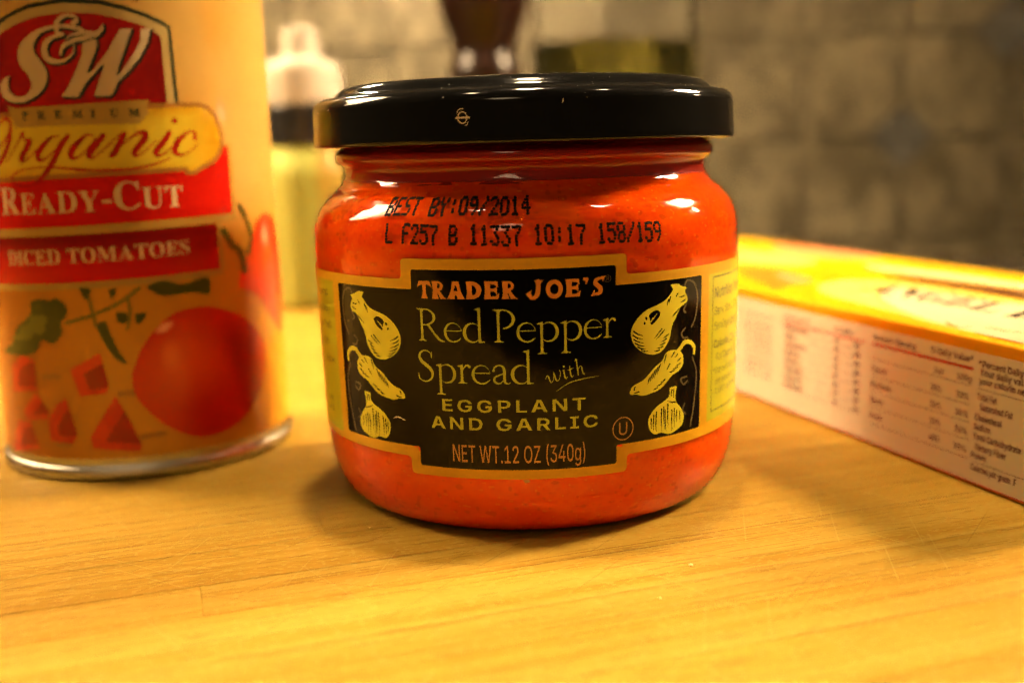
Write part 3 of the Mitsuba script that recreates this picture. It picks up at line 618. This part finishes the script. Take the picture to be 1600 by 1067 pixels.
on_top(TK + '__pink_print', blob([(-30, 31), (-14, 31), (0, 26.5), (2, 19), (-10, 22)]), 3, 'box_pink')
on_top(TK + '__far_pink_print', blob([(-118, 86), (-99, 89.5), (-57, 90), (-45, 86), (-50, 72), (-81, 66)]).intersection(clip), 2, 'box_pink')
on_top(TK + '__pale_print', blob([(-125, 60), (-60, 64), (-40, 50), (-62, 36), (-120, 36)]), 1, 'box_paleyellow')
on_top(TK + '__script_print', unary_union([stroke(a, 6) for a in ([(83, 8.4, .8), (87, 6.4, 1.5), (90, 6.2, 1.2), (91, 9, .5)], [(92, 12, .5), (98, 11.6, 1.0), (106, 13.6, .9), (126, 12.6, .7)], [(97, 4, .4), (110, 3.6, 1.0), (128, 3.0, .7)])]), 4, 'box_orange')

# ------------------------------------------------------------------ the jar
PR = np.array([(0, 2.2), (30, 1.9), (37, 1.0), (38.6, 0.35), (40.2, 0.0), (41.6, 0.25), (43.0, 1.1), (44.4, 2.7), (45.8, 5.2), (46.9, 8.4), (47.5, 12), (47.8, 16), (48.05, 26), (48.25, 38), (48.45, 50), (48.6, 56.5), (48.5, 60.5), (47.9, 63.4),
               (46.7, 65.9), (44.7, 68.1), (42.7, 69.8), (41.6, 71.3), (41.25, 72.7), (41.25, 73.6), (41.6, 74.3), (42.5, 74.9), (42.95, 75.6), (43.0, 76.6), (42.7, 77.5), (41.9, 78.3), (41.4, 79.2), (41.4, 86.5), (40.2, 87.3), (0, 87.3)])
prof = np.vstack([curve(PR[1:-2], 9), PR[-2:]]); prof = np.vstack([PR[:1], prof])
up = prof[(prof[:, 0] > 40.5)]; up = up[np.argsort(up[:, 1])]
jr = lambda z: np.interp(z, up[:, 1], up[:, 0])
lab('spread_jar', 'squat glass jar of red pepper spread with black lid and black gold label', 'jar')
put('spread_jar__glass', lathe(prof / 1000, n=360, wob=0.00018, seed=3, env=lambda z: np.clip((z - 0.0575) / 0.002, 0, 1) + np.clip((0.0125 - z) / 0.002, 0, 1) * (z > 0.003)), 'clear_glass', smooth=True)
ins = prof[prof[:, 1] < 79.5].copy()
q = np.gradient(ins, axis=0); nn = np.stack([q[:, 1], -q[:, 0]], -1); nn /= np.linalg.norm(nn, axis=1, keepdims=True)
ins = ins - nn * 0.55; ins[:, 1] = np.maximum(ins[:, 1], 0.9); ins[0, 0] = 0
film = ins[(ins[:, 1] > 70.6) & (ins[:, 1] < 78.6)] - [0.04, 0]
ins = np.vstack([ins[ins[:, 1] < 71.4], [(30, 71.9), (0, 72.0)]])
put('spread_jar__spread', lathe(ins / 1000, n=288, wob=0.00016, seed=8), 'pepper_spread', smooth=True)
put('spread_jar__neck_shade', lathe(np.vstack([film, [(40, 79.0), (0, 79.2)]]) / 1000, n=216), 'pepper_shaded', smooth=True)
lab('spread_jar__neck_shade', 'smear of spread inside the neck, darkened by shade put into its red')
lid = [(0, 88.4), (43.6, 88.2), (44.4, 86), (45.3, 81.2), (45.8, 79.6), (46.4, 78.8), (46.9, 78.55), (47.25, 78.7), (47.42, 79.2), (47.45, 80.5), (47.3, 83), (47.3, 86.0), (47.15, 87.0), (46.7, 87.9), (45.9, 88.6), (44.9, 88.95), (43.6, 89.1), (42.6, 89.45), (41.6, 90.4), (40.6, 91.1), (39.2, 91.5), (36.0, 91.6), (34.5, 91.35), (0, 91.3)]
put('spread_jar__lid', lathe(np.vstack([lid[:1], curve(lid[1:], 4), lid[-1:]]) / 1000, n=288), 'black_enamel', smooth=True)
lidt = Turn(47.3, lambda z: np.full_like(np.asarray(z, float), 47.3))
ES, EZ = -11.35, 83.4
em = [ell(ES, EZ, 1.0, 1.15).difference(ell(ES, EZ, .80, .95)), sbox(ES - 1.4, EZ - .18, ES + 1.45, EZ + .17)]
for s in (1, -1):
    em.append(stroke([(ES - s * 1.05, EZ + s * .88, .12), (ES - s * .78, EZ + s * 1.36, .16), (ES - s * .25, EZ + s * 1.62, .17), (ES + s * .25, EZ + s * 1.6, .12)], 6))
specks = []
lp = curve(lid[1:], 4)
for k in range(60):
    a_, q_ = rng.uniform(-1.35, 1.2), rng.integers(np.argmax(lp[:, 1] > 88.4), len(lp) - 8) if k < 48 else rng.integers(40, 46)
    s_ = trimesh.creation.icosphere(0, 0.00004 + 0.00007 * rng.random() ** 2); s_.apply_translation([lp[q_, 0] / 1000 * math.sin(a_), -lp[q_, 0] / 1000 * math.cos(a_), lp[q_, 1] / 1000]); specks.append(s_)
put('spread_jar__lid__dust', trimesh.util.concatenate(specks), 'lid_emblem_ink'); lab('spread_jar__lid__dust', kind='stuff')
lidt.lay('spread_jar__lid__scuff', affinity.rotate(ell(7.6, 85.9, .13, .42), -12)
, 0.06, 'lid_emblem_ink')
lidt.lay('spread_jar__lid__emblem', unary_union(em), 0.06, 'lid_emblem_ink')

# the paper label; its centre is 3 mm left of the jar's front
S0, RL = -3.0, 48.2
jar = Turn(RL, jr, dz=None)
JL = 'spread_jar__label'
E2 = 150.7
def step(hw, hs, ztop, zsh, zlow, zbot, r1, r2):
    g = unary_union([sbox(-hw, zlow, hw, zsh), sbox(-hs, zbot, hs, ztop)])
    return g.buffer(r2).buffer(-r2 - r1).buffer(r1)
def lay(key, g, k, bsdf): return jar.lay(key, affinity.translate(g, S0, 0), 0.12 + 0.035 * k, bsdf)
outer = unary_union([sbox(-75, 16.9, 75, 53.0), step(60, 22.6, 57.05, 53.0, 16.9, 13.35, 0.9, 0.9)])
lay(JL, outer, 0, 'ink_gold')
inner = step(42.6, 20.3, 54.9, 51.0, 19.15, 15.3, 0.55, 0.25)
lay(JL + '__front_panel', inner, 1, 'ink_black')
for s in (-1, 1):
    lay(JL + '__side_panel', sbox(*sorted((s * 45.3, s * 75)), )if False else (sbox(45.4, 19.6, 75, 50.9) if s > 0 else sbox(-75, 18.4, -45.4, 51.1)), 1, 'ink_lime')

# ---- lettering of the label
STEM, HAIR = 8.6, 3.2
def serif_glyphs():
    G = {}
    stem = lambda x, y0, y1, w=STEM: P((x + .6, y0), (x + w - .6, y0), (x + w, y0 + 8), (x + w - .4, (y0 + y1) / 2), (x + w, y1 - 6), (x + w, y1), (x, y1), (x, y1 - 6), (x + .4, (y0 + y1) / 2), (x, y0 + 8))
    foot = lambda x0, x1, y, xs, w=STEM: P((x0, y), (x1, y), (x1, y + 2.4), (xs + w + 2.5, y + 4.2), (xs + w, y + 8), (xs, y + 8), (xs - 2.5, y + 4.2), (x0, y + 2.4))
    flag = lambda x, y, w=STEM, l=9: P((x - l, y - 3.4), (x - l, y - 5.6), (x, y - 8), (x, y - 14), (x + w, y - 14), (x + w, y + 1.6), (x + w - 2.5, y + 1.2))
    bowl = lambda cx, cy, rx, ry, ix, iy, irx, iry: ell(cx, cy, rx, ry, 20).difference(ell(ix, iy, irx, iry, 20))
    right = lambda x: sbox(x, -60, 200, 160)
    G['R'] = (unary_union([stem(12, 0, 98), foot(3, 30, 0, 12), P((1, 100), (1, 97.6), (12, 94), (21, 90), (30, 100)), bowl(27, 74, 37, 26, 25, 74.4, 30, 22.4).intersection(right(20)),
                           P((33, 51), (43, 51), (62, 24), (78, 7), (93, 1.5), (93, -0.6), (80, -1), (70, 4), (56, 20)), P((20, 47.6), (36, 48), (36, 51.4), (20, 51.4))]), 88)
    G['P'] = (unary_union([stem(12, 0, 98), foot(3, 32, 0, 12), P((1, 100), (1, 97.6), (12, 94), (21, 90), (30, 100)), bowl(28, 70, 39, 30, 26, 70.4, 31.4, 26.4).intersection(right(20)).difference(sbox(0, 0, 30, 46))]), 68)
    e = bowl(31, 29, 29, 30.5, 34.5, 29.6, 24, 27).difference(P((34, 33), (80, 33), (80, 12), (52, 9)))
    e = unary_union([e, P((8, 32.4), (58, 32.4), (58.5, 35.4), (8, 35.4)), stroke([(36, .8, 5.4), (46, 3.6, 4.4), (54, 9, 3), (58, 13, 1.6)], 5)])
    G['e'] = (e, 61)
    G['d'] = (unary_union([bowl(31, 29, 29, 30.5, 35, 29.4, 22.6, 26.6).difference(sbox(55, 0, 90, 60)), stem(50, 0, 104), flag(50, 104.5, l=10), P((50, 0), (59, 8), (59, 3.6), (70, 2.6), (70, 0.2), (59, -1.4), (52, -2))]), 69)
    G['p'] = (unary_union([stem(12, -38, 56), foot(3, 32, -38, 12), flag(12, 59), bowl(39, 29, 29, 30.5, 35.4, 29, 22.8, 26.8).difference(sbox(0, 0, 16, 60))]), 71)
    G['r'] = (unary_union([stem(11, 0, 56), foot(2, 31, 0, 11), flag(11, 59), stroke([(18, 42, 3), (25, 53, 4), (33, 57.5, 6), (40, 54, 7.5)], 6), ell(40, 53, 4.4, 4.2)]), 44)
    G['S'] = (unary_union([stroke([(52, 80, 1.2), (49, 90, 2.2), (40, 97.5, 3.2), (28, 99, 4.2), (15, 92, 7), (10, 79, 8.6), (17, 65, 10), (32, 54, 11), (46, 42, 10.6), (53, 27, 8.8), (48, 11, 6.6), (34, 2, 4.4), (18, 2.4, 3.2), (8, 11, 2.4), (4, 25, 1.6)], 7),
                           P((50.5, 76), (54, 76), (53, 97), (48, 90)), P((3, 28), (5.6, 27), (8.5, 10), (5, 6))]), 63)
    G['a'] = (unary_union([stroke([(8, 42, 5.5), (13, 53, 4.6), (25, 58, 4), (37, 54, 6.4), (41, 42, 8.2), (41, 18, 8.4), (43, 5, 7.6), (51, 1, 4), (59, 4.5, 1.6)], 7), ell(9, 42, 4.2, 4), stroke([(41, 34, 2.6), (28, 29, 3.6), (13, 21, 6.4), (10, 12, 7.6), (16, 3, 6.6), (27, 2, 4.2), (40, 13, 2.6)], 7)]), 58)
    return G
SG = serif_glyphs()
def word(t, cap, x, y, width=None):
    parts, at = [], 0.0
    for c in t:
        if c == ' ': at += 27; continue
        g, adv = SG[c]; parts.append(affinity.translate(g, at, 0)); at += adv
    g = unary_union(parts); g = affinity.translate(g, -g.bounds[0], 0)
    s = cap / 98; xs = width / (g.bounds[2] - g.bounds[0]) if width else s
    return affinity.affine_transform(g, [xs, 0, 0, s, x, y])
def brand_glyphs():
    G = {}
    def post(x, wb, wm, wt, y0=0, y1=100): return Polygon(np.vstack([curve([(x - wb / 2, y0), (x - wm / 2 - 1, y0 + 26), (x - wm / 2, 58), (x - wt / 2, y1)], 5), curve([(x + wt / 2, y1), (x + wm / 2, 58), (x + wm / 2 + 1, y0 + 26), (x + wb / 2, y0)], 5)])).buffer(0)
    G['T'] = (unary_union([post(46, 44, 22, 30), P((12, 100), (80, 100), (94, 60), (80, 74), (62, 80), (30, 80), (12, 72), (0, 60))]), 84)
    G['R'] = (unary_union([post(24, 42, 27, 34), P((6, 100), (30, 100), (30, 90), (16, 92)), ell(40, 72, 32, 28).union(sbox(20, 44, 42, 100)).difference(ell(44, 73, 11, 13)), Polygon(np.vstack([curve([(48, 50), (62, 32), (76, 12), (92, 0)], 5), curve([(54, 0), (48, 14), (40, 30), (30, 46)], 5)]))]), 92)
    G['A'] = (Polygon(np.vstack([curve([(-2, 0), (16, 36), (26, 70), (30, 100)], 5), curve([(68, 100), (74, 70), (84, 36), (102, 0)], 5), [(56, 0)], curve([(58, 10), (50, 24), (42, 10)], 5), [(44, 0)]])).buffer(0).difference(P((38, 46), (62, 46), (53, 76), (47, 76))), 100)
    G['D'] = (unary_union([post(24, 44, 30, 38), ell(34, 50, 58, 50).intersection(sbox(22, 0, 100, 100))]).difference(ell(42, 50, 20, 27).intersection(sbox(38, 0, 100, 100))), 96)
    G['E'] = (unary_union([post(24, 46, 30, 38), P((6, 100), (80, 100), (84, 66), (64, 80), (40, 84), (20, 84)), P((34, 42), (62, 40), (76, 24), (76, 76), (62, 60), (34, 58)), P((2, 0), (82, 0), (90, 36), (66, 18), (40, 15), (10, 16))]), 92)
    G['J'] = (unary_union([stroke([(62, 92, 30), (62, 70, 25), (61, 44, 26), (54, 18, 26), (38, 3, 22), (22, 2, 18), (12, 14, 13)], 7), P((40, 100), (92, 100), (76, 84), (70, 70), (54, 70)), P((-6, 26), (26, 46), (20, 30), (26, 16), (8, 6))]), 96)
    G['O'] = (ell(48, 48, 47, 53, 20).difference(ell(48, 48, 23, 28, 20)), 100)
    G["'"] = (P((6, 104), (34, 104), (36, 92), (24, 66), (18, 66), (18, 84), (4, 90)), 36)
    G['S'] = (unary_union([stroke([(70, 96, 12), (52, 93, 17), (36, 84, 22), (34, 68, 25), (50, 53, 27), (64, 36, 27), (60, 16, 24), (44, 8, 19), (24, 8, 12)], 7), P((56, 102), (94, 108), (78, 74), (72, 88)), P((6, -2), (30, 34), (30, 18), (48, 0))]), 92)
    return G
BG = brand_glyphs()
def brand(t, s0, s1, z, cap):
    parts, at = [], 0.0
    for c in t:
        if c == ' ': at += 44; continue
        g, adv = BG[c]; parts.append(affinity.translate(g, at, 0)); at += adv + 5
    g = unary_union(parts); g = affinity.translate(g, -g.bounds[0], 0)
    return affinity.affine_transform(g, [(s1 - s0) / g.bounds[2], 0, 0, cap / 100, s0, z])
lay(JL + '__brand_lettering', brand("TRADER JOE'S", -19.0, 18.2, 49.3, 3.45), 2, 'ink_orange')
reg = (18.6, 52.4)
lay(JL + '__reserved_mark', ell(*reg, .72, .72).difference(ell(*reg, .60, .60)).union(text('R', .7, 500, x=reg[0] - .22, y=reg[1] - .34)), 2, 'ink_scroll')
lay(JL + '__title_lettering', unary_union([word('Red Pepper', 6.3, -19.3, 40.9, 39.6), word('Spread', 6.2, -19.7, 32.7, 23.5)]), 2, 'ink_olive')
h_ = lambda *rows: stroke([(x * .01, y * .01, w * .01) for x, y, w in rows], 6)
wi = [h_((0, 92, 10), (10, 125, 14), (32, 150, 18), (52, 140, 24), (58, 90, 26), (70, 20, 24), (98, 6, 14), (128, 48, 12), (150, 120, 12), (160, 190, 12)), h_((160, 190, 12), (168, 120, 24), (178, 40, 26), (205, 10, 16), (240, 40, 12), (268, 110, 12), (282, 175, 10), (270, 205, 14)),
      h_((322, 180, 12), (350, 190, 20), (344, 120, 24), (350, 40, 26), (372, 20, 16), (392, 50, 10)), ell(3.62, 2.66, .17, .17), h_((470, 260, 12), (462, 150, 24), (464, 60, 26), (482, 28, 18), (510, 56, 10)), h_((420, 178, 10), (470, 186, 14), (520, 196, 10)),
      h_((585, 330, 12), (610, 350, 24), (604, 220, 24), (598, 40, 24)), h_((602, 110, 10), (640, 190, 14), (678, 200, 22), (686, 140, 26), (688, 60, 24), (704, 26, 16), (730, 50, 10))]
wi = unary_union(wi); wi = affinity.rotate(affinity.scale(wi, 1.06, 1.0, origin=(0, 0)), 9, origin=(0, 0))
lay(JL + '__joining_word', unary_union([affinity.translate(wi, 6.3, 32.6), stroke([(8.2, 31.05, .10), (10.6, 32.5, .17), (13.4, 33.15, .17), (16.6, 33.5, .06)], 6)]), 2, 'ink_olive')
lay(JL + '__flavour_lettering', unary_union([text('EGGPLANT', 2.45, 640, track=.13, x=-14.7, y=27.0, width=28.6), text('AND GARLIC', 2.45, 640, track=.13, x=-17.3, y=23.35, width=33.6)]), 2, 'ink_olive')
lay(JL + '__weight_lettering', text('NET WT.12 OZ (340g)', 3.55, 470, x=-12.9, y=16.75, width=26.6), 2, 'ink_copper')
U = (21.75, 22.3)
lay(JL + '__ringed_letter', unary_union([ell(*U, 2.35, 2.4, 20).difference(ell(*U, 2.1, 2.15, 20)), text('U', 2.5, 480, x=U[0] - .92, y=U[1] - 1.25, width=1.85)]), 2, 'ink_copper')
# ---- the printed vegetables, on both sides
veg = {'eggplant_print': blob(D['eggplant'], 4), 'chili_print': unary_union([blob(D['chili'], 4), stroke([(x, z, w) for (x, z), w in zip(D['stem'], (.8, .85, .95, 1.0, .95, .9))], 6)]), 'garlic_print': blob(D['garlic'], 4)}
lines = [stroke([(a, b, .30), ((a + c) / 2 + .1, (b + d) / 2 - .12, .26), (c, d, .06)], 4, 3) for a, b, c, d in HATCH]
lines += [blob(D['eggspot'], 3).difference(unary_union([stroke([(-29.6 + .5 * k, 44.4 - .35 * k, .12), (-28.2 + .3 * k, 42.9 - .2 * k, .10)], 3, 3) for k in range(3)])), ell(-27.0, 43.7, .26, .34), ell(-26.6, 42.8, .22, .3)]
lines = unary_union(lines)
scroll = unary_union([stroke([(x, z, .42) for x, z in D[f'scroll{k}']], 6) for k in range(1, 7)])
flip = lambda g: affinity.translate(affinity.scale(g, -1, 1, origin=(0, 0)), 0.0, 0.2)
for f in (lambda g: g, flip):
    lay(JL + '__scroll_print', f(scroll).intersection(sbox(-42, 19.5, 42, 50.8)), 2, 'ink_scroll')
    for nm_, g in veg.items():
        k = lay(f'{JL}__{nm_}', f(g), 3, 'ink_yellow')
        lay(f'{JL}__{nm_}_hatching', f(lines.intersection(g.buffer(-.12))), 4, 'ink_black')
# ---- side panels of the label
tbl = sbox(47.0, 21.4, 75, 50.2).difference(sbox(47.28, 21.68, 75, 49.9))
rows = [('Nutrition Facts', 48.0, 45.6, 2.3, 18, 700), ('Serv. Size 2 Tbsp', 48.0, 42.0, 1.7, 17, 450), ('Servings about 12', 48.0, 38.8, 1.7, 17, 450), ('Calories 25', 48.0, 34.9, 1.75, 12, 700), ('Fat Calories 10', 49.2, 32.1, 1.6, 14, 450),
        ('*Percent Daily Values', 47.8, 29.3, 1.35, 19, 450), ('are based on a', 48.8, 27.0, 1.35, 13, 450), ('2,000 calorie diet', 48.8, 24.9, 1.35, 16, 450)]
lay(JL + '__table_type', unary_union([tbl] + [text(t, c, w, x=s, y=z, width=wd, px=64) for t, s, z, c, wd, w in rows]), 2, 'ink_type')
rows = [('blend', 49.2, 47.6, 1.5, 6.5), ('a zesty', 48.4, 44.0, 1.5, 8), ('is full', 47.9, 40.6, 1.5, 8), ('of', 50.4, 36.8, 1.4, 4), ('from', 47.6, 33.0, 1.4, 5.5), ('in', 50.4, 24.2, 1.3, 3), ('U.S.', 50, 22.0, 1.3, 4)]
lay(JL + '__story_type', unary_union([text(t, c, 450, x=-s - wd, y=z, width=wd, px=64) for t, s, z, c, wd in rows]), 2, 'ink_type')

lay(JL + '__scuff', stroke([(-26.6, 24.4, .12), (-25.4, 24.75, .3), (-23.6, 24.3, .16)], 5), 3, 'lid_emblem_ink')
lay('spread_jar__dried_drip', blob([(1.2, 13.2), (2.2, 13.3), (2.6, 12.9), (2.0, 12.6), (1.5, 12.8)]), 1, 'dried_drip')

# ---- the dot-matrix date
DOT = {'A': '0E11111F111111', 'B': '1E11111E11111E', 'E': '1F10101E10101F', 'S': '0F10100E01011E', 'T': '1F040404040404', 'Y': '11110A04040404', 'L': '1010101010101F', 'F': '0F10101E101010', '0': '0E11111111110E', '1': '040C040404040E', '2': '0E11010204081F', '3': '1F02040201110E',
       '4': '02060A121F0202', '5': '1F101E0101110E', '7': '1F010204040404', '8': '0E11110E11110E', '9': '0E11110F010204', ':': '00040400040400', '/': '01010204081010', ' ': '00000000000000'}
def dots(t, pitch_x, pitch_z):
    out = []
    for i, c in enumerate(t):
        for r_ in range(7):
            b = int(DOT[c][2 * r_:2 * r_ + 2], 16)
            for k in range(5):
                if b >> (4 - k) & 1:
                    jx, jz = rng.normal(0, .035, 2)
                    out.append(ell((i * 6.3 + k) * pitch_x + jx, (6 - r_) * pitch_z + jz + 0.10 * math.sin(i * .9), .295 + rng.uniform(-.03, .03), .285, 5))
    return out
jard = Turn(RL, jr, dz=0.45, ds=1.0)
deg = RL * math.pi / 180
l1, l2 = 'BEST BY:09/2014', 'L F257 B 11337 10:17 158/159'
p1 = 37.0 * deg / (len(l1) * 6.3 - 1.3); p2 = 67.3 * deg / (len(l2) * 6.3 - 1.3)
d1 = [affinity.translate(g, -35.6 * deg, 65.35) for g in dots(l1, p1, .50)]
d2 = [affinity.affine_transform(g, [1, 0, -0.0165, 1, -34.3 * deg, 60.1]) for g in dots(l2, p2, .56)]
jard.lay('spread_jar__date_print', unary_union(d1 + d2), 0.16, 'ink_jet')

# ------------------------------------------------------------------ crumbs on the board
CRUMB_LABELS = ['tiny orange crumb lying in front of the jar, right of centre', 'tiny pale crumb beside the shadow at the front left of the jar', 'small pale crumb nearest the bottom edge of the photo']
for text_, (x, y, s) in zip(CRUMB_LABELS, [(0.02921, -0.06088, 0.0005), (-0.0345, -0.03604, 0.0003), (0.02169, -0.07531, 0.00032)]):
    m = trimesh.creation.icosphere(1, s); m.vertices *= 1 + rng.uniform(-.35, .25, (len(m.vertices), 1)); m.vertices[:, 2] *= 0.4
    m.apply_translation([x, y, -m.vertices[:, 2].min() - 0.00005])
    lab(put('crumb', m, 'crumb', smooth=True), text_, 'crumb', 'crumbs on the board')
